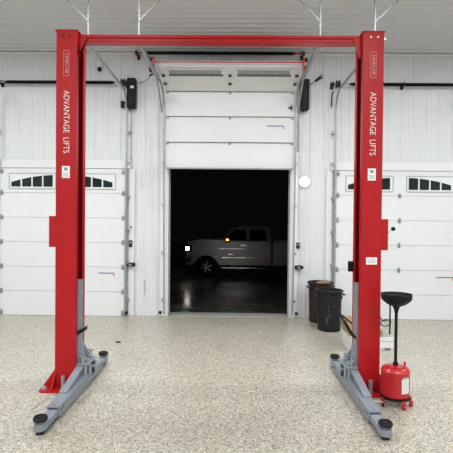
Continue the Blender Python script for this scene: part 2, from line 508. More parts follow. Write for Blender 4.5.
for xe, sd in ((CX0-.012, -1), (CX1+.012, 1)):
    track(d2, xe, sd, p); hanger(d2, xe+.02*sd, 5.78, 4.0, -sd)
    for zz in (.3, 1.15, 2.0, 2.75):
        b = MB(); b.box(min(xe+.03*sd, xe+.06*sd), max(xe+.03*sd, xe+.06*sd), YW-.14, YW-.018, zz-.02, zz+.02)
        b.build('track_bracket', M_galv, d2)
    # angled galvanised reinforcing bar beside the curve
    b = MB(); b.sweep([(7.9, 3.62), (7.35, 4.03), (5.8, 4.03)], xe+.035*sd, xe+.06*sd, -.004, .03); b.build('track_brace', M_galv, d2)
q = at(267, 126, ys[1]-.0); sticker(d2, q.x, q.z, ys[1]); 
# latch at the right edge of the centre door
q = at(291, 108, ys[2]); b = MB(); b.box(q.x-.05, q.x+.03, q.y-.02, q.y-.001, q.z-.01, q.z+.01); b.box(q.x-.005, q.x+.012, q.y-.03, q.y-.001, q.z-.045, q.z+.045); b.build('latch', M_darksteel, d2)

# ------------------------------------------------------------------ torsion springs
def spring_unit(label, px0, px1, sh0, sh1, py, Y, mids, group='torsion springs over the doors', red=False, drums=()):
    a = at(px0, py, Y); c = at(px1, py, Y); z = (a.z+c.z)/2
    s0 = at(sh0, py, Y).x; s1 = at(sh1, py, Y).x
    root = thing('torsion_spring', label, 'door spring', ((a.x+c.x)/2, Y, z), group)
    b = MB(); b.cyl((s0, Y, z), (s1, Y, z), .013, 12); b.build('shaft', M_steel if not red else M_red, root, True)
    # coil: ridged tube
    b = MB(); L = c.x-a.x; nr = int(L/.012); seg = 10
    prev = None
    for i in range(nr+1):
        x = a.x+L*i/nr; r = .031 if i % 2 else .027
        ring = [b.v((x, Y+r*math.cos(t), z+r*math.sin(t))) for t in [2*PI*k/seg for k in range(seg)]]
        if prev:
            for k in range(seg): b.face([prev[k], ring[k], ring[(k+1) % seg], prev[(k+1) % seg]])
        else: b.face(ring)
        prev = ring
    b.face(prev[::-1]); b.build('coil', M_spring, root, True)
    for x, sg in ((a.x, -1), (c.x, 1)):
        b = MB(); b.cyl((x, Y, z), (x+sg*.05, Y, z), .028, 14, .02); b.build('winding_cone', M_red if red else M_darksteel, root, True)
    for m_ in mids:
        x = at(m_, py, Y).x
        b = MB(); b.box(x-.006, x+.006, Y-.03, YW-.018, z-.035, z+.035); b.box(x-.025, x+.025, YW-.024, YW-.018, z-.06, z+.06)
        b.cyl((x-.02, Y, z), (x+.02, Y, z), .035, 16); b.build('bearing_bracket', M_darksteel, root)
    for m_ in drums:
        x = at(m_, py, Y).x
        b = MB(); b.cyl((x-.03, Y, z), (x-.02, Y, z), .07, 20); b.cyl((x-.02, Y, z), (x+.02, Y, z), .05, 20); b.cyl((x+.02, Y, z), (x+.03, Y, z), .07, 20)
        b.build('cable_drum', M_darksteel, root)
    return root
spring_unit('long black spring on a shaft above the left closed door', 7.5, 112, -1, 127, 82.2, 8.03, (-.5, 125.6), drums=(123,))
spring_unit('long black spring on a shaft above the right closed door', 352.5, 460, 334, 465, 84.6, 8.03, (404, 333), drums=(338,))
spring_unit('long black spring high above the rolled up centre door', 145, 293, 137.5, 303, 53.2, 7.96, (136.5, 303.5), red=True)
# red shaft and end plates riding above the raised door
a = at(153.5, 62.3, 7.1); c = at(303.5, 63.6, 7.1); zz = (a.z+c.z)/2+.005
root = thing('lift_shaft', 'thin red shaft between red end plates above the raised door', 'shaft', ((a.x+c.x)/2, 7.1, zz))
b = MB(); b.cyl((a.x, 7.08, zz), (c.x, 7.08, zz), .010, 10); b.build('shaft', M_red, root, True)
for p, sg in ((a, -1), (c, 1)):
    b = MB(); b.box(p.x-.01, p.x+.01, 7.04, 7.13, zz-.20, zz+.07); b.build('end_plate', M_red, root)
    b = MB(); x = p.x+sg*.035; b.cyl((x-.02, 7.08, zz-.11), (x+.02, 7.08, zz-.11), .055, 18); b.cyl((x-.03, 7.08, zz-.11), (x+.03, 7.08, zz-.11), .02, 10); b.build('pulley', M_black, root, True)
    b = MB(); b.cyl((x-.045, 7.08, zz+.04), (x+.02, 7.08, zz+.04), .03, 12)
    b.build('pulley', M_black, root, True)

# ------------------------------------------------------------------ the two-post lift
YF = 4.58; CD = .29
LC = (at(77, 220, YF).x+at(361, 220, YF).x)/2
UI = (at(361, 220, YF).x-at(77, 220, YF).x)/2
LC -= .006; UI += .006
UO = UI+.207
CT = at(66, 30.8, YF).z
lift = thing('two_post_lift', 'tall red two-post vehicle lift with grey swing arms', 'car lift', (LC, YF+CD/2, 0))
def side(s):
    f = lambda p: Vector((LC+s*p.x, p.y, p.z))
    N = lambda: MB(f)
    T = .010; LIP = .075
    Y0, Y1 = YF, YF+CD
    prof = [(UI, Y0), (UO, Y0), (UO, Y1), (UI, Y1), (UI, Y1-LIP), (UI+T, Y1-LIP), (UI+T, Y1-T), (UO-T, Y1-T), (UO-T, Y0+T), (UI+T, Y0+T), (UI+T, Y0+LIP*.8), (UI, Y0+LIP*.8)]
    b = N(); b.prism(prof, 'z', .02, CT)
    col = b.build('column', M_red, lift)
    b = N(); b.box(UI-.012, UO+.012, Y0-.006, Y1+.01, CT, CT+.012, .003); b.build('top_plate', M_red, col)
    # base plate with rounded corners
    def rr(x0, x1, y0, y1, r):
        pts = []
        for cx, cy, a0 in ((x1-r, y1-r, 0), (x0+r, y1-r, 90), (x0+r, y0+r, 180), (x1-r, y0+r, 270)):
            for k in range(5):
                t = math.radians(a0+k*22.5); pts.append((cx+r*math.cos(t), cy+r*math.sin(t)))
        return pts
    b = N(); b.prism(rr(UI+.012, UO+.125, Y0-.13, Y1+.13, .05), 'z', 0, .02); base = b.build('base_plate', M_red, col)
    for (u, y) in ((UI+.1, Y0-.06), (UO+.075, Y0-.075), (UO+.075, Y1+.06), (UI+.075, Y1+.075)):
        b = N(); b.cyl((u, y, .02), (u, y, .035), .028, 6); b.cyl((u, y, .03), (u, y, .15 if u < UO else .05), .019 if u < UO else .012, 12); b.build('anchor_bolt', M_steel, base)
    for y in (Y0+.005, Y1-.015):
        b = N(); b.prism([(UO, .02), (UO+.115, .02), (UO+.115, .035), (UO, .2)], 'y', y, y+.01); b.build('gusset', M_red, col)
    b = N(); b.prism([(Y0, .02), (Y0-.115, .02), (Y0-.115, .035), (Y0, .17)], 'x', UO-.012, UO-.002); b.build('gusset', M_red, col)
    # bolts near the top
    for u in (UI+.075, UI+.145):
        b = N(); b.cyl((u, Y0-.008, CT-.05), (u, Y0, CT-.05), .011, 10); b.build('bolt', M_steel if s > 0 else M_darksteel, col)
    if s > 0:
        b = N(); b.cyl((UO, Y0+.04, CT-.06), (UO+.03, Y0+.04, CT-.06), .014, 10); b.build('bolt', M_steel, col)
    # outer red box
    za, zb = (at(53, 247, YF).z, at(53, 216, YF).z)
    b = N(); b.box(UO, UO+.068, Y0+.0, Y0+.19, za, zb, .003); b.build('control_box', M_red, col)
    # chain inside
    b = N(); b.box(UI+.055, UI+.075, Y0+.12, Y0+.17, 1.12, CT-.02); b.build('lifting_chain', M_darksteel, col)
    b = N(); b.cyl((UI+.13, Y0+.15, .03), (UI+.13, Y0+.15, 2.2), .035, 16); b.build('hydraulic_cylinder', M_darksteel, col, True)
    # carriage
    zc = at(82, 280.5, Y0+.1).z
    b = N(); b.box(UI-.012, UI+.05, Y0+LIP*.8+.008, Y1-LIP-.006, .10, zc, .004)
    car = b.build('carriage', M_grey, lift)
    b = N(); b.box(UI+.012, UI+.048, Y0+.012, Y1-.012, .12, zc-.03, .004); b.build('slide_block', M_grey, car)
    b = N()
    for z in (.045, .225): b.box(UI-.125, UI+.0, Y0+.03, Y1+.03, z, z+.022, .003)
    b.box(UI-.022, UI-.004, Y0+.06, Y1, .05, .24)
    b.prism([(Y0+.075, .24), (Y1-.03, .24), (Y1-.10, .44), (Y0+.11, .44)], 'x', UI-.03, UI-.008)
    for y in (Y0+.075, Y1-.055): b.prism([(UI-.11, .24), (UI-.01, .24), (UI-.01, .40)], 'y', y, y+.012)
    b.build('arm_yoke', M_grey, car)
    if s < 0:
        b = N(); z = at(80, 332, Y0).z; b.prism([(UI+.005, z-.05), (UI-.085, z-.0), (UI-.085, z+.04), (UI+.005, z-.01)], 'y', Y0+.05, Y0+.13, .006)
    else:
        b = N(); z = at(355, 336, Y0).z; b.tube([(UI-.005, Y0+.09, z-.04), (UI-.03, Y0+.09, z-.03), (UI-.075, Y0+.09, z+.03), (UI-.13, Y0+.10, z+.13)], .016, 8)
    b.build('rubber_bumper', M_rub, car)
    # arms
    def pad(root, u, y, zt):
        b = N(); b.cyl((u, y, zt), (u, y, zt+.03), .022, 14); b.build('pad_screw', M_steel, root)
        b = N(); b.lathe([(0, .022), (.050, .022), (.056, .03), (.056, .048), (.048, .058), (.038, .052), (0, .052)], (u, y, zt), 28)
        for k in range(8):
            t = k*PI/4; b.box(u+.03*math.cos(t)-.006, u+.03*math.cos(t)+.006, y+.03*math.sin(t)-.006, y+.03*math.sin(t)+.006, zt+.048, zt+.060)
        b.build('lifting_pad', M_rub, root, True)
    uc = UI-.062; hw = .056
    for k in (0, 1):                       # 0 = front arm, 1 = rear arm
        if k == 0:
            yp = Y0+.10; tip = 3.60; e1 = 3.86; sg = -1
        else:
            yp = Y1-.03; tip = 5.38; e1 = 5.17; sg = 1
        L = abs(e1-yp)
        P = lambda d, z: (yp+sg*d, z)
        b = N()
        b.prism([P(.03, .03), P(.03, .128), P(L, .118), P(L, .022), P(.2, .022)], 'x', uc-hw, uc-hw+.012)
        b.prism([P(.03, .03), P(.03, .128), P(L, .118), P(L, .022), P(.2, .022)], 'x', uc+hw-.012, uc+hw)
        b.prism([P(.05, .110), P(.05, .126), P(L, .116), P(L, .102)], 'x', uc-hw+.010, uc+hw-.010)
        b.prism([P(.2, .024), P(L, .024), P(L, .034), P(.2, .034)], 'x', uc-hw+.01, uc+hw-.01)
        b.box(uc-hw+.01, uc+hw-.01, *sorted((yp+sg*.10, yp+sg*.11)), .03, .115)
        # raised strap running up to the yoke, open underneath
        b.prism([P(-.045, .205), P(-.045, .222), P(.09, .222), P(L*.66, .135), P(L*.66, .116), P(L*.60, .118), P(.09, .203)], 'x', uc-hw*.25, uc+hw)
        b.prism([P(-.045, .07), P(-.045, .222), P(.03, .222), P(.05, .03)], 'x', uc-hw*.25, uc+hw*.9)
        arm = b.build('swing_arm', M_grey, lift)
        b = N(); b.cyl((uc, yp, .03), (uc, yp, .27), .026, 18); b.cyl((uc, yp, .268), (uc, yp, .285), .036, 18); b.build('pivot_pin', M_steel, arm, True)
        b = N(); b.cyl((uc+.0, yp+sg*.055, .232), (uc, yp+sg*.055, .30), .012, 10); b.tube([(uc, yp+sg*.055, .30), (uc-.03, yp+sg*.055, .315), (uc+.03, yp+sg*.055, .315), (uc, yp+sg*.055, .30)], .005, 6); b.build('restraint_pin', M_steel, arm)
        # extension with rounded tip
        b = N(); h2 = .044; pts = [(uc-h2, e1-sg*.14), (uc-h2, tip)]
        for q in range(1, 10):
            t = PI*q/10; pts.append((uc-h2*1.15*math.cos(t), tip+sg*h2*1.25*math.sin(t)))
        pts += [(uc+h2, tip), (uc+h2, e1-sg*.14)]
        b.prism(pts, 'z', .036, .088, .004); ext = b.build('arm_extension', M_grey, arm)
        b = N(); b.box(uc-.03, uc+.03, min(tip+sg*.02, e1), max(tip+sg*.02, e1), .004, .036, .004); b.build('wear_strip', M_rub, ext)
        pad(ext, uc, tip, .088)
        for d in (L-.03, L-.09):
            b = N(); y = yp+sg*d; b.cyl((uc-hw-.004, y, .08), (uc-hw, y, .08), .008, 8); b.build('stop_screw', M_darksteel, arm)
            b = N(); b.cyl((uc, y, .108), (uc, y, .117), .009, 8); b.build('stop_screw', M_darksteel, arm)
    # wire toe guard beside the front arm
    b = N()
    b.tube([(UI-.01, 4.24, .06), (UI+.125, 4.22, .05), (UI+.165, 3.93, .05), (UI+.155, 3.90, .05), (UI+.12, 3.915, .05), (UI-.01, 3.98, .06)], .0045, 6)
    b.build('toe_guard', M_steel, lift, True)
    # lettering on the front face
    xt = LC+s*(UI+(.207*.5))
    rot = Matrix(((0, 1, 0), (0, 0, -1), (-1, 0, 0)))   # text runs downward, letter tops to the right
    zt, zb_ = at(66, 90.5, YF).z, at(66, 153, YF).z
    text_mesh('lettering', 'ADVANTAGE  LIFTS', .086, (xt, Y0-.0015, (zt+zb_)/2), rot, M_white, col, xscale=zt-zb_)
    z1, z2 = at(66, 50.5, YF).z, at(66, 76, YF).z; zm = (z1+z2)/2; hh = (z1-z2)/2; q = s*.004
    b = MB()
    for (xa, xb, za_, zb2) in ((-.027, -.0258, -hh, hh), (.0258, .027, -hh, hh), (-.027, .027, hh-.0012, hh), (-.027, .027, -hh, -hh+.0012)):
        b.box(xt+xa, xt+xb, Y0-.0025, Y0-.0002, zm+za_, zm+zb2)
    logo = b.build('logo_frame', M_white, col)
    text_mesh('logo_lettering', 'LINKLAB', .036, (xt+.002, Y0-.0015, zm), rot, M_white, logo, xscale=hh*1.5)
    # notice label
    q = at(65, 172, YF)
    xm = xt-s*.002 if s > 0 else xt
    b = MB(); b.box(xm-.04, xm+.04, Y0-.002, Y0-.0002, q.z-.06, q.z+.06); lb = b.build('notice_label', M_white, col)
    b = MB(); b.box(xm-.017, xm+.017, Y0-.003, Y0-.002, q.z+.015, q.z+.045)
    for k in range(4): b.box(xm-.028, xm+.028, Y0-.003, Y0-.002, q.z-.012-.011*k, q.z-.008-.011*k)
    b.build('label_print', M_lab, lb)
    if s > 0:
        q = at(371.5, 261, YF); b = MB(); b.box(q.x-.055, q.x+.055, Y0-.002, Y0-.0002, q.z-.036, q.z+.036); lb = b.build('rating_label', M_white, col)
        b = MB()
        for k in range(3): b.box(q.x-.035, q.x+.04, Y0-.003, Y0-.002, q.z+.012-.016*k, q.z+.016-.016*k)
        b.build('label_print', M_lab, lb)
        # release lever with black ball
        b = N(); z0 = at(388, 233, Y0).z; z1 = at(394.5, 229, Y0).z; uu = at(395, 229, Y0).x-LC
        b.tube([(UO+.06, Y0+.05, z0), (UO+.09, Y0+.05, z0), (uu, Y0+.05, z1)], .0045, 8); lv = b.build('release_lever', M_steel, col)
        b = N(); b.lathe([(0, -.022), (.012, -.019), (.02, -.010), (.022, 0), (.02, .010), (.012, .019), (0, .022)], (uu, Y0+.05, z1), 16); b.build('lever_knob', M_black, lv, True)
        q = at(356, 268, Y0+.1); b = N(); b.box(UI-.055, UI-.005, Y1-.05, Y1-.004, q.z-.055, q.z+.055, .006); b.build('limit_switch', M_black, col)
for s in (-1, 1): side(s)
zb_ = at(220, 42.3, YF+.09).z
b = MB(); b.box(LC-UI-.02, LC+UI+.02, YF+.09, YF+.21, zb_, CT-.008, .006)
cb = b.build('crossbar', M_red, lift)
b = MB(); b.box(LC-UI-.01, LC+UI+.01, YF+.072, YF+.09, CT-.036, CT-.006, .003); b.build('crossbar_lip', M_red, cb)
for s in (-1, 1):
    x = LC+s*(UI-.035)
    b = MB(); b.prism([(x-.05, CT-.02), (x+.05, CT-.02), (x+s*.05, CT-.24), (x+s*.02, CT-.24)], 'y', YF+.075, YF+.085); b.build('end_bracket', M_red, cb)
    b = MB(); b.cyl((x+s*.06, YF+.12, CT-.14), (x+s*.06, YF+.16, CT-.14), .045, 20); b.build('pulley', M_darksteel, cb)

# ------------------------------------------------------------------ door operators and wall fittings
YS = YW-.02
def operator(px, py0, py1, w, label, lever):
    a = at(px, py0, YS); c = at(px, py1, YS)
    x = a.x; z1, z0 = a.z, c.z
    root = thing('door_opener', label, 'door opener', (x, YS, z0), 'black wall-mounted door openers')
    b = MB(); b.box(x-w/2, x+w/2, YS-.15, YS, z0, z1, .02); body = b.build('housing', M_black, root)
    b = MB(); b.box(x-w/2+.02, x+w/2-.02, YS-.165, YS-.148, z0+.05, z0+.27, .006); b.build('front_cover', M_black, root)
    b = MB(); b.cyl((x-.03, YS-.08, z0), (x-.03, YS-.08, z0-.03), .02, 12); b.build('cord_grip', M_darksteel, root)
    return root, x, z0, z1
r, x, z0, z1 = operator(132.8, 80, 109.5, .155, 'black door opener left of the open doorway, white sticker on it', 0)
b = MB(); q = at(132, 87, YS-.15); b.box(q.x-.03, q.x+.03, YS-.156, YS-.149, q.z-.02, q.z+.02); b.build('sticker', M_white, r)
b = MB(); ps = [(138, 83), (142, 82.5), (147, 80), (151, 75.5)]
pts = [at(p[0], p[1], YS-.06-.05*i) for i, p in enumerate(ps)]
b.tube(pts, .006, 6); b.build('cable', M_black, r)
b = MB(); q = pts[-1]; b.cyl(q-Vector((.03, 0, .01)), q+Vector((.03, 0, .03)), .016, 8); b.build('cable_plug', M_black, r)
r, x, z0, z1 = operator(304.3, 81, 111.5, .145, 'plain black door opener right of the open doorway', 1)
b = MB(); ps = [(308, 85), (313, 83), (316, 80.5)]
pts = [at(p[0], p[1], YS-.06) for p in ps]
b.tube(pts, .007, 6); b.build('release_arm', M_darksteel, r)
p0, p1 = at(315.5, 81, YS-.06), at(321, 77, YS-.06)
b = MB(); b.cyl(p0, p1, .022, 10); b.build('release_handle', M_black, r)
b = MB(); e = at(321.3, 76.6, YS-.06); b.tube([e+Vector((.03*math.cos(t), 0, .035*math.sin(t))) for t in [k*PI/6 for k in range(12)]], .006, 6, True); b.build('release_loop', M_black, r)

def wallbox(name, px, py, w, h, d, m, label, cat, group=None, face=None, bev=.006):
    q = at(px, py, YS)
    root = thing(name, label, cat, (q.x, YS, q.z-h/2), group)
    b = MB(); b.box(q.x-w/2, q.x+w/2, YS-d, YS, q.z-h/2, q.z+h/2, bev); b.build('housing', m, root)
    if face: face(root, q)
    return root
def face_a(root, q):
    b = MB(); b.box(q.x-.014, q.x+.014, YS-.062, YS-.054, q.z+.005, q.z+.03); b.build('button', M_steel, root)
    b = MB(); b.box(q.x-.014, q.x+.014, YS-.062, YS-.054, q.z-.035, q.z-.008); b.build('button', M_darksteel, root)
wallbox('push_button_station', 131, 243.5, .062, .12, .055, M_darksteel, 'small dark button box beside the left closed door', 'switch', face=face_a)
wallbox('push_button_station', 297.6, 245.5, .062, .11, .055, M_darksteel, 'small dark button box beside the open doorway', 'switch', face=face_a)
def face_b(root, q):
    b = MB(); b.cyl((q.x+.06, YS-.075, q.z), (q.x+.085, YS-.075, q.z), .03, 14, .018); b.build('lens_hood', M_black, root)
    b = MB(); b.box(q.x-.03, q.x+.03, YS-.108, YS-.1, q.z-.015, q.z+.015); b.build('label_print', M_lab, root)
wallbox('door_latch_lock', 131.5, 264.2, .13, .062, .1, M_black, 'black horizontal lock box beside the left closed door', 'door lock', face=face_b)
wallbox('door_latch_lock', 298, 267, .13, .062, .1, M_black, 'black horizontal lock box right of the open doorway', 'door lock', face=face_b)
for px, py, l in ((127.5, 311.5, 'tiny black floor-level sensor at the left closed door'), (161, 311.3, 'tiny black floor-level sensor left of the open doorway'), (295.5, 312.5, 'tiny black floor-level sensor right of the open doorway')):
    q = at(px, py, YS)
    root = thing('safety_sensor', l, 'sensor', (q.x, YS, q.z-.02), 'safety sensors at floor level')
    b = MB(); b.box(q.x-.025, q.x+.025, YS-.13, YS-.07, q.z-.02, q.z+.02, .004); b.build('sensor_head', M_black, root)
    b = MB(); b.box(q.x-.006, q.x+.006, YS-.07, YS, q.z-.018, q.z+.018); b.build('bracket', M_galv, root)
# cable clip box, high on the wall by the left column
q = at(99.3, 67, YS)
root = thing('wall_sensor', 'small white and black wall sensor high between column and doorway', 'sensor', (q.x, YS, q.z-.07))
b = MB(); b.box(q.x-.035, q.x+.035, YS-.04, YS, q.z-.02, q.z+.075, .008); b.build('housing', M_white, root)
b = MB(); b.box(q.x-.012, q.x+.045, YS-.07, YS, q.z-.085, q.z-.02, .01); b.build('sensor_eye', M_black, root)
q = at(123, 105, YS)
root = thing('cable_tension_switch', 'small black switch under the drum of the left door', 'switch', (q.x, YS, q.z-.06))
b = MB(); b.box(q.x-.03, q.x+.03, YS-.06, YS, q.z-.06, q.z+.06, .008); b.build('housing', M_black, root)
b = MB(); b.cyl((q.x+.02, YS-.05, q.z+.03), (q.x+.08, YS-.05, q.z+.05), .012, 8); b.build('roller_arm', M_darksteel, root)
q = at(334, 97, YS)
b = MB(); b.tube([at(333.5, 91, YS-.03), at(332, 95, YS-.03), at(331.6, 107, YS-.02)], .012, 8)
tag(b.build('cable_guide', M_darksteel, org=tuple(at(332, 107, YS))), 'dark bent cable guide under the drum of the right door', 'cable guide')
# J hook
q = at(143.5, 181.5, YS)
b = MB(); b.tube([(q.x-.05, YS-.01, q.z+.13), (q.x-.05, YS-.03, q.z-.02), (q.x-.03, YS-.05, q.z-.055), (q.x+.03, YS-.05, q.z-.055), (q.x+.055, YS-.05, q.z-.02)], .007, 8)
b.box(q.x-.06, q.x-.04, YS-.02, YS, q.z+.08, q.z+.15)
tag(b.build('wall_hook', M_trim, org=(q.x, YS, q.z)), 'white wire hook on the wall left of the open doorway', 'hook')
# cable strap scuff
b = MB(); q = at(145, 288, YS)
b.tube([(q.x-.01, YS-.02, q.z+.12), (q.x+.012, YS-.02, q.z+.06), (q.x-.012, YS-.02, q.z+.02), (q.x+.014, YS-.02, q.z-.03), (q.x-.006, YS-.02, q.z-.08), (q.x+.01, YS-.02, q.z-.12)], .004, 6)
b.cyl((q.x, YS-.028, q.z+.12), (q.x, YS, q.z+.12), .008, 8)
tag(b.build('hanging_cord', M_darksteel, org=(q.x, YS, q.z)), 'short twisted grey cord low on wall left of doorway', 'cord')
# small studs/screws on conduit
q = at(131.5, 227, YS); b = MB(); b.cyl((q.x, YS-.03, q.z), (q.x, YS, q.z), .018, 12); b.cyl((q.x, YS-.04, q.z), (q.x, YS-.03, q.z), .010, 12)
tag(b.build('screw_hook', M_black, org=(q.x, YS, q.z)), 'tiny black knob on wall above the left button box', 'knob')
# conduits
for px, pa, pb, l in ((131.5, 110, 238, 'thin grey conduit running down from the left door opener'), (299.2, 110, 238, 'thin grey conduit below the right door opener')):
    a = at(px, pa, YS); c = at(px, pb, YS)
    b = MB(); b.cyl((a.x, YS-.01, a.z), (a.x, YS-.01, c.z), .008, 10)
    for k in range(4):
        z = c.z+(a.z-c.z)*(k+.5)/4; b.box(a.x-.018, a.x+.018, YS-.02, YS, z-.008, z+.008)
    tag(b.build('conduit', M_galv, org=(a.x, YS, c.z)), l, 'conduit', 'conduits below the door openers')
# round wall light
q = at(304.3, 182, YS)
root = thing('wall_light', 'round glowing white lamp on the wall right of the doorway', 'wall light', (q.x, YS, q.z))
b = MB(); b.cyl((q.x, YS, q.z), (q.x, YS-.035, q.z), .095, 28); b.build('base', M_trim, root, True)
b = MB()
pr = [(0.085, 0), (.085, .01), (.07, .03), (.04, .043), (0, .048)]
rings = []
for r_, d in pr:
    if r_ == 0: rings.append([b.v((q.x, YS-.035-d, q.z))])
    else: rings.append([b.v((q.x+r_*math.cos(t), YS-.035-d, q.z+r_*math.sin(t))) for t in [2*PI*k/28 for k in range(28)]])
for A, B in zip(rings, rings[1:]):
    for i in range(28):
        j = (i+1) % 28
        b.face([A[i], B[i], B[j], A[j]] if len(B) > 1 else [A[i], B[0], A[j]])
b.build('lens', M_lamp, root, True)

# ------------------------------------------------------------------ waste cans
def can(cx, cy, H, rt_, rb, m, label, group, rot=0, marks=False):
    root = thing('waste_can', label, 'trash can', (cx, cy, 0), group)
    b = MB(); seg = 40
    prof = [(0, 0), (rb-.01, 0), (rb, .015)]
    for k in range(1, 9): t = k/8; prof.append((rb+(rt_-.012-rb)*t, .015+(H*.92-.015)*t))
    prof += [(rt_-.004, H*.925), (rt_-.004, H*.955), (rt_+.012, H*.955), (rt_+.016, H*.985), (rt_+.006, H), (rt_-.012, H), (rt_-.016, H*.93), (rb-.015, .03), (0, .03)]
    b.lathe(prof, (cx, cy, 0), seg)
    b.build('bin', m, root, True)
    for sg in (-1, 1):
        b = MB(); a = rot+(0 if sg > 0 else PI)
        d = Vector((math.cos(a), math.sin(a), 0)); e = Vector((-math.sin(a), math.cos(a), 0))
        c = Vector((cx, cy, 0))
        b.tube([c+d*(rt_-.005)+e*.07+Vector((0, 0, H*.90)), c+d*(rt_+.028)+e*.06+Vector((0, 0, H*.88)), c+d*(rt_+.034)+Vector((0, 0, H*.86)), c+d*(rt_+.028)-e*.06+Vector((0, 0, H*.88)), c+d*(rt_-.005)-e*.07+Vector((0, 0, H*.90))], .012, 8)
        b.build('handle', m, root, True)
    # moulded panel on the side facing the room
    b = MB()
    for k in range(9):
        t0 = math.radians(-150+k*14); t1 = math.radians(-150+(k+1)*14)
        za, zb2 = H*.80, H*.88
        r1 = rb+(rt_-.012-rb)*.82+.006
        for rr_ in (r1,):
            p = [(cx+rr_*math.cos(t0), cy+rr_*math.sin(t0)), (cx+rr_*math.cos(t1), cy+rr_*math.sin(t1)), (cx+(rr_+.012)*math.cos(t1), cy+(rr_+.012)*math.sin(t1)), (cx+(rr_+.012)*math.cos(t0), cy+(rr_+.012)*math.sin(t0))]
            b.prism(p, 'z', za, zb2)
    b.build('moulded_band', m, root, True)
    if marks:
        b = MB()
        for (ang, z, h, w) in ((-104, .33, .10, .012), (-101, .23, .07, .02), (-113, .16, .075, .035), (-108, .12, .03, .03), (-80, .40, .02, .05)):
            t = math.radians(ang); r1 = rb+(rt_-.012-rb)*(z/H)+.003
            dx, dy = math.cos(t), math.sin(t); ex, ey = -dy, dx
            r2 = rb+(rt_-.012-rb)*((z+h)/H)+.003
            vs = [b.v((cx+dx*r1+ex*w*k, cy+dy*r1+ey*w*k, z)) for k in (-.5, .5)]+[b.v((cx+dx*r2+ex*w*k, cy+dy*r2+ey*w*k, z+h)) for k in (.3, -.3)]
            f = b.face(vs)
        g = bmesh.ops.extrude_face_region(b.bm, geom=list(b.bm.faces))
        bmesh.ops.translate(b.bm, verts=[v for v in g['geom'] if isinstance(v, bmesh.types.BMVert)], vec=(0, -.002, 0))
        b.build('scuff_marks', M_mark, root)
    return root
g1 = gnd(329.5, 327, 0); y1 = g1.y+.0
can(at(329.2, 310, 7.24).x, 7.24, .645, .205, .180, M_char, 'charcoal round trash can standing in front of the brown one', 'trash cans by the doorway', rot=.15, marks=True)
g2 = at(320.3, 300, 7.84)
can(g2.x, 7.84, .69, .212, .188, M_brown, 'brown round trash can standing behind the charcoal one', 'trash cans by the doorway', rot=.4)
q = at(324, 288, 7.70)
q.z = 0; DZ = -.05
root = thing('cardboard_scrap', 'folded brown cardboard sticking out of the brown trash can', 'cardboard', (q.x, 7.74, .45))
b = MB()
b.prism([(q.x-.12, .42), (q.x+.09, .42), (q.x+.12, .705), (q.x-.02, .725), (q.x-.12, .70)], 'y', 7.735, 7.74); b.build('panel', M_card, root)
b = MB(); b.prism([(q.x-.07, .71), (q.x+.10, .70), (q.x+.11, .67), (q.x-.08, .66)], 'y', 7.725, 7.735); b.build('flap', M_card, root)

# ------------------------------------------------------------------ cardboard box
YB = 6.0
a = at(350.5, 352, YB); c = at(393, 353.5, YB); H = at(385, 337, YB).z
x0, x1 = a.x, c.x; dB = .42
root = thing('cardboard_box', 'open white printed carton with brown inside behind the right column', 'box', ((x0+x1)/2, YB+dB/2, 0))
t = .006
b = MB(); b.box(x0, x1, YB, YB+t, 0, H); b.box(x0, x1, YB+dB-t, YB+dB, 0, H); b.box(x0, x0+t, YB+t, YB+dB-t, 0, H); b.box(x1-t, x1, YB+t, YB+dB-t, 0, H); b.box(x0+t, x1-t, YB+t, YB+dB-t, 0, t)
b.build('carton', M_boxw, root)
b = MB(); b.box(x0+t, x1-t, YB+dB-t-.003, YB+dB-t-.0005, t, H-.002); b.box(x0+t+.0005, x0+t+.003, YB+t, YB+dB-t, t, H-.002); b.build('inside_lining', M_card, root)
# left flap tipped up and outwards, back flap standing
def flap(pts, m, nm, nrm):
    b = MB(); A = [b.v(p) for p in pts]; B = [b.v(Vector(p)+Vector(nrm)*.005) for p in pts]
    b.face(A); b.face(B[::-1])
    for i in range(4): b.face([A[i], B[i], B[(i+1) % 4], A[(i+1) % 4]])
    b.build(nm, m, root)
flap([(x0-.002, YB, H), (x0-.002, YB+dB, H), (x0-.045, YB+dB-.01, H+.165), (x0-.045, YB+.02, H+.165)], M_card, 'left_flap', (-1, 0, 0))
flap([(x0, YB+dB, H), (x1, YB+dB, H), (x1-.35, YB+dB+.1, H+.17), (x0+.02, YB+dB+.1, H+.17)], M_card, 'back_flap', (0, 1, 0))
flap([(x0, YB-.002, H), (x1, YB-.002, H), (x1, YB-.014, H-.14), (x0, YB-.014, H-.14)], M_boxw, 'front_flap', (0, -1, 0))
q = at(387.5, 349.5, YB); b = MB(); b.box(q.x-.04, q.x+.04, YB-.0015, YB, q.z-.02, q.z+.02); b.box(q.x-.08, q.x-.05, YB-.0015, YB, q.z-.02, q.z-.005); b.build('printed_mark', M_lab, root)
b = MB(); q = at(386, 341, YB); b.box(q.x-.09, q.x+.09, YB-.016, YB-.0155, q.z-.004, q.z+.004); b.build('printed_line', M_winframe, root)
# black strips running along the edge of the left flap
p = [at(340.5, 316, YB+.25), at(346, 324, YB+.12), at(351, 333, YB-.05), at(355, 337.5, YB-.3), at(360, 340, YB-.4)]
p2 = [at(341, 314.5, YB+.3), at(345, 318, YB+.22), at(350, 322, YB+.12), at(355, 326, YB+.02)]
b = MB(); b.tube(p[:4], .017, 8); b.build('black_strip', M_rub, root)
b = MB(); b.tube(p2, .013, 8); b.build('black_strip', M_rub, root)
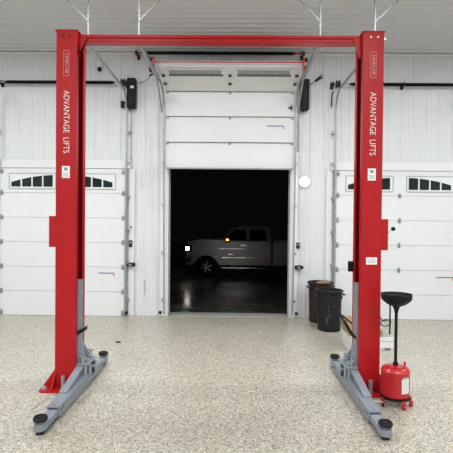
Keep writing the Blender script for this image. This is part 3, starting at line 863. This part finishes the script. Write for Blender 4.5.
# grey rod leaning behind
g = gnd(390, 342, 0)
Yr = YB+dB+.2
a = at(390.2, 300, Yr); 
root = thing('steel_rod', 'thin grey rod standing upright behind the white carton', 'rod', (a.x, Yr, 0))
b = MB(); b.cyl((a.x, Yr, .012), (a.x, Yr, a.z+.08), .012, 10); b.build('rod', M_darksteel, root)
b = MB(); b.cyl((a.x, Yr, 0), (a.x, Yr, .012), .06, 16); b.build('foot', M_darksteel, root)
# black cord loop hanging from the right column
Yc = YF+CD+.02
pts = [at(379, 300, Yc), at(379.6, 312, Yc), at(381, 319, Yc), at(385, 321, Yc), at(390, 320, Yc), at(390.5, 323, Yc), at(387, 326, Yc), at(382, 325.5, Yc), at(380.5, 322.5, Yc), at(384, 320, Yc), at(388.5, 319, Yc)]
sm = []
for i in range(len(pts)-1):
    p0 = pts[max(i-1, 0)]; p1 = pts[i]; p2_ = pts[i+1]; p3 = pts[min(i+2, len(pts)-1)]
    for k in range(5):
        t = k/5
        sm.append(.5*((2*p1)+(p2_-p0)*t+(2*p0-5*p1+4*p2_-p3)*t*t+(3*p1-p0-3*p2_+p3)*t**3))
b = MB(); b.tube(sm, .005, 6)
tag(b.build('coiled_cord', M_black, org=tuple(pts[3])), 'thin black cord coiled beside the right red column', 'cord')

# ------------------------------------------------------------------ oil drain
gy = 4.30
q = at(395.3, 380, gy); X = q.x
zt = at(395, 366, gy).z; zb0 = .085; R = 27.3*gy/453/2
root = thing('oil_drain', 'red rolling oil drain with black funnel on a pole', 'oil drain', (X, gy, 0))
b = MB(); b.lathe([(0, zb0), (R-.015, zb0), (R-.003, zb0+.008), (R, zb0+.02), (R, zt-.05), (R+.003, zt-.045), (R+.003, zt-.035), (R-.002, zt-.03), (R-.012, zt-.012), (R-.03, zt), (R*.5, zt+.008), (0, zt+.01)], (X, gy, 0), 48)
tank = b.build('tank', M_tankred, root, True)
b = MB(); b.lathe([(R*.97, zb0+.012), (R+.008, zb0+.012), (R+.008, zb0-.012), (R*.97, zb0-.012), (R*.97, zb0+.012)], (X, gy, 0), 48); 
b.build('base_ring', M_black, root, True)
for k, t in enumerate((-75, -20, 55, 125, 200)):
    t = math.radians(t); dx, dy = math.cos(t), math.sin(t); rc = R+.012
    w = X+dx*rc; v = gy+dy*rc
    b = MB(); b.cyl((w, v, .045), (w, v, zb0+.0), .008, 8); b.box(w-.014, w+.014, v-.010, v+.010, .04, .052); b.box(min(X+dx*R*.6, w)-.006, max(X+dx*R*.6, w)+.006, min(gy+dy*R*.6, v)-.006, max(gy+dy*R*.6, v)+.006, zb0-.012, zb0-.004)
    cs = b.build('caster', M_tankred, root)
    b = MB(); b.cyl((w-.010, v, .024), (w+.010, v, .024), .024, 18); b.build('wheel', M_tankred if k < 2 else M_rub, cs, True)
    b = MB(); b.box(w-.016, w-.011, v-.012, v+.012, .018, .05); b.box(w+.011, w+.016, v-.012, v+.012, .018, .05); b.build('fork', M_tankred, cs)
# pole
zf = at(398, 300, gy).z
b = MB(); b.cyl((X, gy, zt), (X, gy, zf-.02), .0145, 18); b.cyl((X, gy, zt+.005), (X, gy, zt+.035), .024, 18); b.build('pole', M_black, root, True)
b = MB(); z0 = at(398, 306.5, gy).z; z1 = at(398, 293.8, gy).z; RF = 29.8*gy/453/2
b.lathe([(.016, z0-.06), (.022, z0-.03), (.034, z0), (RF*.62, z0+.024), (RF*.92, z1-.062), (RF*.985, z1-.045), (RF, z1-.005), (RF*1.01, z1), (RF*.96, z1), (RF*.93, z1-.02), (RF*.55, z0+.048), (.014, z0+.02), (.014, z0-.06)], (X, gy, 0), 48)
b.build('funnel', M_black, root, True)
b = MB(); b.cyl((X+R*.62, gy-.02, zt-.005), (X+R*.62, gy-.02, zt+.045), .009, 10); b.cyl((X+R*.62, gy-.02, zt+.03), (X+R*.62, gy-.02, zt+.045), .013, 8); b.build('air_valve', M_tankred, root)
b = MB(); b.cyl((X-R*.55, gy-.03, zt-.002), (X-R*.55, gy-.03, zt+.022), .018, 12); b.build('filler_cap', M_tankred, root)
for (t, rr_) in ((-60, .7), (-95, .75), (-120, .7)):
    b = MB(); t = math.radians(t); b.cyl((X+R*rr_*math.cos(t), gy+R*rr_*math.sin(t), zt-.01), (X+R*rr_*math.cos(t), gy+R*rr_*math.sin(t), zt+.014), .012, 8); b.build('lid_bolt', M_tankred, root, True)
# instruction label wrapped on the tank
b = MB(); vs = []
for k in range(7):
    t = math.radians(-84+k*6.3); vs.append((b.v((X+(R+.0015)*math.cos(t), gy+(R+.0015)*math.sin(t), zb0+.06)), b.v((X+(R+.0015)*math.cos(t), gy+(R+.0015)*math.sin(t), zt-.085))))
for A, B in zip(vs, vs[1:]): b.face([A[0], B[0], B[1], A[1]])
lb = b.build('instruction_label', M_white, tank)
b = MB()
for r_ in range(7):
    z = zb0+.075+r_*.021
    t0, t1 = math.radians(-81), math.radians(-50-(r_ % 3)*4); A = None
    for k in range(5):
        t = t0+(t1-t0)*k/4; p = (X+(R+.0025)*math.cos(t), gy+(R+.0025)*math.sin(t)); v2 = (b.v((*p, z)), b.v((*p, z+.009)))
        if A: b.face([A[0], v2[0], v2[1], A[1]])
        A = v2
b.build('label_print', M_green, lb)
# scrap on the floor
g = gnd(117.5, 342.5, 0)
b = MB(); b.prism([(g.x-.035, g.y), (g.x+.03, g.y-.02), (g.x+.04, g.y+.015), (g.x, g.y+.03)], 'z', 0.0, .012)
tag(b.build('rubber_scrap', M_rub, org=tuple(g)), 'tiny dark scrap lying on the speckled floor', 'scrap')

# ------------------------------------------------------------------ outside
ZG = -.54
b = MB()
sl = [(YW+.22, -.02), (11.6, ZG), (45, ZG)]
A = [[b.v((x, y, z)) for (y, z) in sl] for x in (-22, 22)]
for i in range(2): b.face([A[0][i], A[1][i], A[1][i+1], A[0][i+1]])
struct(b, 'driveway', M_wet, 'dark wet concrete driveway outside the doorway')

YT = 18.3; K = YT/453
TX = at(184.8, 260, YT).x
TZ = ZG
truck = thing('pickup_truck', 'silver crew cab pickup truck parked outside in the dark', 'pickup truck', (TX+3, YT+1, TZ))
def tx(px): return TX+(px-184.8)*K
def tz(py): return at(226, py, YT).z
W = 2.0
N = lambda: MB(lambda p: Vector((p.x, p.y+YT, p.z)))
wc = tx(206.2); wz = TZ+.385
arch = []
for k in range(0, 13):
    t = PI-(PI*k/12); arch.append((wc+.52*math.cos(t), max(tz(265.5), wz+.50*math.sin(t))))
rc_ = wc+3.98
arch2 = [(x+3.98, z) for x, z in arch]
# hood and cab lower body
xcab = tx(271.5)
hood = [(tx(186.4), tz(265)), (tx(185.8), tz(253)), (tx(186.8), tz(246)), (tx(188.4), tz(242)), (tx(193), tz(240.4)), (tx(202), tz(239.3)), (tx(212), tz(239.8)), (tx(220), tz(240)), (tx(233), tz(241.2)), (xcab, tz(241.2)), (xcab, tz(265.5))]
b = N(); b.prism(hood+[(p[0], p[1]) for p in arch[::-1]], 'x' if False else 'y', .0, W, .03)
body = b.build('body', M_truck, truck)
# greenhouse
def gh_ring(z, inset, xa, xb): return [(xa, inset, z), (xb, inset, z), (xb, W-inset, z), (xa, W-inset, z)]
b = N()
zb_, zm_, zt_ = tz(241.3), tz(227.8), tz(225.9)
rings = [gh_ring(zb_, .05, tx(220.5), tx(271.5)), gh_ring(zm_, .20, tx(232), tx(269.5)), gh_ring(zt_, .30, tx(236), tx(266.5))]
rv = [[b.v(p) for p in r] for r in rings]
for A, B in zip(rv, rv[1:]):
    for j in range(4): b.face([A[j], A[(j+1) % 4], B[(j+1) % 4], B[j]])
b.face(rv[0]); b.face(rv[-1])
cab = b.build('cab', M_truck, truck)
def sy(z): return .05+(z-zb_)/(zm_-zb_)*.15
def slab(poly, m, nm, parent, off=.006):
    for (mir) in (0, 1):
        b = N(); A = []; B = []
        for px, py in poly:
            x, z = tx(px), tz(py); y = sy(z)
            ya, yb_ = y-off, y+.02
            if mir: ya, yb_ = W-ya, W-yb_
            A.append(b.v((x, ya, z))); B.append(b.v((x, yb_, z)))
        b.face(A); b.face(B[::-1])
        for i in range(len(A)): b.face([A[i], B[i], B[(i+1) % len(A)], A[(i+1) % len(A)]])
        b.build(nm, m, parent)
slab([(225.5, 240.4), (246.5, 240.4), (246.0, 229.4), (234.5, 229.4), (231, 233)], M_tglass, 'front_side_window', cab)
slab([(249.5, 240.4), (266.8, 240.4), (266, 231), (264, 229.4), (249.5, 229.4)], M_tglass, 'rear_side_window', cab)
b = N(); A = [b.v(p) for p in ((tx(221.5)-.012, .12, zb_+.01), (tx(221.5)-.012, W-.12, zb_+.01), (tx(231.7)-.012, W-.24, zm_-.03), (tx(231.7)-.012, .24, zm_-.03))]
B = [b.v(Vector((v.co.x+.01, v.co.y-YT, v.co.z))) for v in A]; b.face(A); b.face(B[::-1])
for i in range(4): b.face([A[i], B[i], B[(i+1) % 4], A[(i+1) % 4]])
b.build('windscreen', M_tglass, cab)
for k in range(3):
    b = N(); b.box(tx(234.5), tx(236.5), W/2-.35+.3*k, W/2-.25+.3*k, zt_-.01, zt_+.035, .006); b.build('roof_marker_lamp', M_darksteel, cab)
# doors: slightly proud panels
for nm, poly in (('front_door', [(221.5, 243), (247.3, 242), (247.3, 263.5), (222.5, 263.5)]), ('rear_door', [(248.3, 242), (269.5, 242), (270, 255), (267.5, 263.5), (248.3, 263.5)])):
    P_ = [(tx(a_), tz(c_)) for a_, c_ in poly]
    hx = tx(poly[1][0]-4.5)
    for far in (0, 1):
        Yy = lambda a_, c_: (W-c_, W-a_) if far else (a_, c_)
        b = N(); b.prism(P_, 'y', *Yy(-.012, .01), .004); dr = b.build(nm, M_truck, body)
        b = N(); b.box(hx-.09, hx+.09, *Yy(-.045, -.010), tz(245.6), tz(244.6), .004); b.build('door_handle', M_trim2, dr)
        b = N(); b.box(P_[0][0]+.03, P_[1][0]-.03, *Yy(-.02, -.011), tz(258.2), tz(257.2), .002); b.build('side_moulding', M_trim2, dr)
# fender badge
b = N(); b.box(tx(228), tx(233.5), -.02, -.011, tz(254.8), tz(253.9)); b.build('fender_badge', M_trim2, body)
b = N(); b.box(tx(219), tx(244), -.02, -.011, tz(248.9), tz(248.4)); b.build('side_stripe', M_trim2, body)
# running board
for ya in (-.11, W-.05):
    b = N(); b.box(tx(222), tx(268), ya, ya+.16, tz(268.2), tz(267), .008); b.build('running_board', M_trim2, truck)
b = N()
for xx in (tx(228), tx(245), tx(262)): b.box(xx-.03, xx+.03, -.05, W+.05, tz(267.2), tz(264.5))
b.build('board_bracket', M_black, truck)
# bed
bx0 = tx(272.6); bx1 = rc_+1.15
b = N(); poly = [(bx0, tz(265.5)), (bx0, tz(241)), (bx1, tz(241)), (bx1, tz(265))]+[p for p in arch2[::-1]]
b.prism(poly, 'y', 0, .1, .02); b.prism(poly, 'y', W-.1, W, .02)
b.box(bx0, bx0+.06, .1, W-.1, tz(260), tz(241)); b.box(bx0, bx1, .1, W-.1, tz(258), tz(256.5))
bed = b.build('bed', M_truck, truck)
b = N(); b.box(bx1-.05, bx1, .1, W-.1, tz(262), tz(241)); b.build('tailgate', M_truck, bed)
# chassis and bumpers
b = N(); b.box(tx(196), bx1-.2, .35, W-.35, TZ+.42, TZ+.62); b.box(tx(190), bx1-.3, .6, W-.6, TZ+.35, TZ+.5); b.box(wc-.09, wc+.09, .1, W-.1, wz-.09, wz+.09); b.box(rc_-.09, rc_+.09, .1, W-.1, wz-.09, wz+.09)
b.build('chassis', M_black, truck)
b = N()
pl = [(tx(184.6), .25), (tx(184.6), W-.25), (tx(186.5), W-.04), (tx(193.5), W+.02), (tx(193.5), W-.08), (tx(188), W-.12), (tx(188), .12), (tx(193.5), .08), (tx(193.5), -.02), (tx(186.5), .04)]
b.prism(pl, 'z', tz(265.5), tz(254.5), .015); bp_ = b.build('front_bumper', M_truck, truck)
b = N(); b.box(tx(187), tx(190.5), -.012, .06, tz(262), tz(257.5), .01); b.build('fog_lamp', M_black, bp_)
b = N(); b.box(bx1, bx1+.14, .05, W-.05, tz(266), tz(261), .02); b.build('rear_bumper', M_trim2, truck)
b = N(); b.box(tx(185.1), tx(186.8), .42, W-.42, tz(254), tz(244), .02); gr = b.build('grille', M_black, truck)
b = N()
for k in range(4): z = tz(253-2.5*k); b.box(tx(184.9), tx(185.5), .45, W-.45, z-.012, z+.012)
b.build('grille_bar', M_trim2, gr)
for y0, y1 in ((-.012, .40), (W-.40, W+.012)):
    b = N(); b.box(tx(186.0), tx(192.2), y0, y1, tz(252.2), tz(245.2), .02); hl = b.build('headlight', M_tglass, truck)
    b = N(); yl = y0-.004 if y0 < 1 else y0+.05
    b.box(tx(185.6), tx(190.0), yl, yl+.16, tz(251.4), tz(246.4), .045); b.build('headlamp_lens', M_head, hl)
# mirrors
for sgn, ya in ((-1, -.26), (1, W+.02)):
    b = N(); b.box(tx(225.2), tx(229.2), ya, ya+.24, tz(242), tz(236.8), .02); b.box(tx(227), tx(229.5), ya+(.2 if sgn < 0 else -.06), ya+(.34 if sgn < 0 else .04), tz(241.8), tz(240.6)); mr_ = b.build('side_mirror', M_black, truck)
    if sgn < 0:
        b = N(); b.box(tx(226.2), tx(228.6), ya-.008, ya+.06, tz(240.4), tz(238.6), .006); b.build('indicator_lamp', M_amber, mr_)
# wheels
for cx_ in (wc, rc_):
    for near in (1, 0):
        y0 = .02 if near else W-.28; y1 = y0+.26; oy = y0 if near else y1; sd = -1 if near else 1
        b = N(); seg = 36; R_ = .385
        pr = [(.235, y0), (R_-.03, y0), (R_, y0+.04), (R_, y1-.04), (R_-.03, y1), (.235, y1), (.235, y0)]
        rings = [[b.v((cx_+r_*math.cos(t), y_, wz+r_*math.sin(t))) for t in [2*PI*i/seg for i in range(seg)]] for r_, y_ in pr]
        for A, B in zip(rings, rings[1:]):
            for i in range(seg): b.face([A[i], B[i], B[(i+1) % seg], A[(i+1) % seg]])
        bmesh.ops.remove_doubles(b.bm, verts=b.bm.verts, dist=1e-4)
        wh = b.build('wheel', M_rub, truck, True)
        b = N(); 
        b.cyl((cx_, oy-sd*.05, wz), (cx_, oy-sd*.07, wz), .238, 36); b.build('dark_backing', M_black, wh); b = N()  # black backing disc added behind the spokes to darken the wheel
        for k in range(6):
            t = k*PI/3+.3; d = Vector((math.cos(t), 0, math.sin(t))); e = Vector((-math.sin(t), 0, math.cos(t)))
            p = [Vector((cx_, oy-sd*.02, wz))+d*r_+e*w_ for r_, w_ in ((.04, -.022), (.235, -.026), (.235, .026), (.04, .022))]
            q_ = [Vector((v.x, oy-sd*.06, v.z)) for v in p]
            A = [b.v(v) for v in p]; B = [b.v(v) for v in q_]; b.face(A); b.face(B[::-1])
            for i in range(4): b.face([A[i], B[i], B[(i+1) % 4], A[(i+1) % 4]])
        b.cyl((cx_, oy-sd*.06, wz), (cx_, oy-sd*.005, wz), .06, 20)
        b.build('wheel_rim', M_trim2, wh, False)

# ------------------------------------------------------------------ lamps of the room
ZL = ZC-.12
def fixture(x, y, power):
    root = thing('ceiling_light', 'long white strip light under the corrugated ceiling', 'ceiling light', (x, y, ZL), 'strip lights under the ceiling')
    b = MB(); b.box(x-.6, x+.6, y-.12, y+.12, ZL+.02, ZL+.095, .01); b.build('housing', M_trim, root)
    b = MB(); b.box(x-.58, x+.58, y-.09, y+.09, ZL, ZL+.02, .006); b.build('diffuser', M_led, root)
    ld = bpy.data.lights.new('lamp_light', 'AREA'); ld.shape = 'RECTANGLE'; ld.size = 1.2; ld.size_y = .22; ld.energy = power
    ld.color = (.935, .985, 1.0)
    lo = bpy.data.objects.new('lamp_light', ld); C.objects.link(lo); lo.location = (x, y, ZL-.01)
for x in (-5, -1.7, 1.7, 5):
    for y, p in ((5.05, 105), (1.2, 95), (-2.4, 90), (-6, 70)):
        fixture(x, y, p)

w = bpy.data.worlds.new('night'); bpy.context.scene.world = w; w.use_nodes = True
bg = w.node_tree.nodes['Background']; bg.inputs['Color'].default_value = (.35, .38, .45, 1); bg.inputs['Strength'].default_value = .006

# ------------------------------------------------------------------ camera
cd = bpy.data.cameras.new('camera'); cam = bpy.data.objects.new('camera', cd); C.objects.link(cam)
cd.sensor_fit = 'HORIZONTAL'; cd.sensor_width = 36; cd.lens = 36; cd.clip_end = 200; cd.clip_start = .05
m3 = Matrix((rt, up, -fw)).transposed()
cam.matrix_world = Matrix.Translation(CAM) @ m3.to_4x4()
sc = bpy.context.scene; sc.camera = cam
sc.view_settings.view_transform = 'Standard'; sc.view_settings.look = 'None'; sc.view_settings.gamma = 1; sc.view_settings.use_curve_mapping = False
sc.view_settings.exposure = -.23
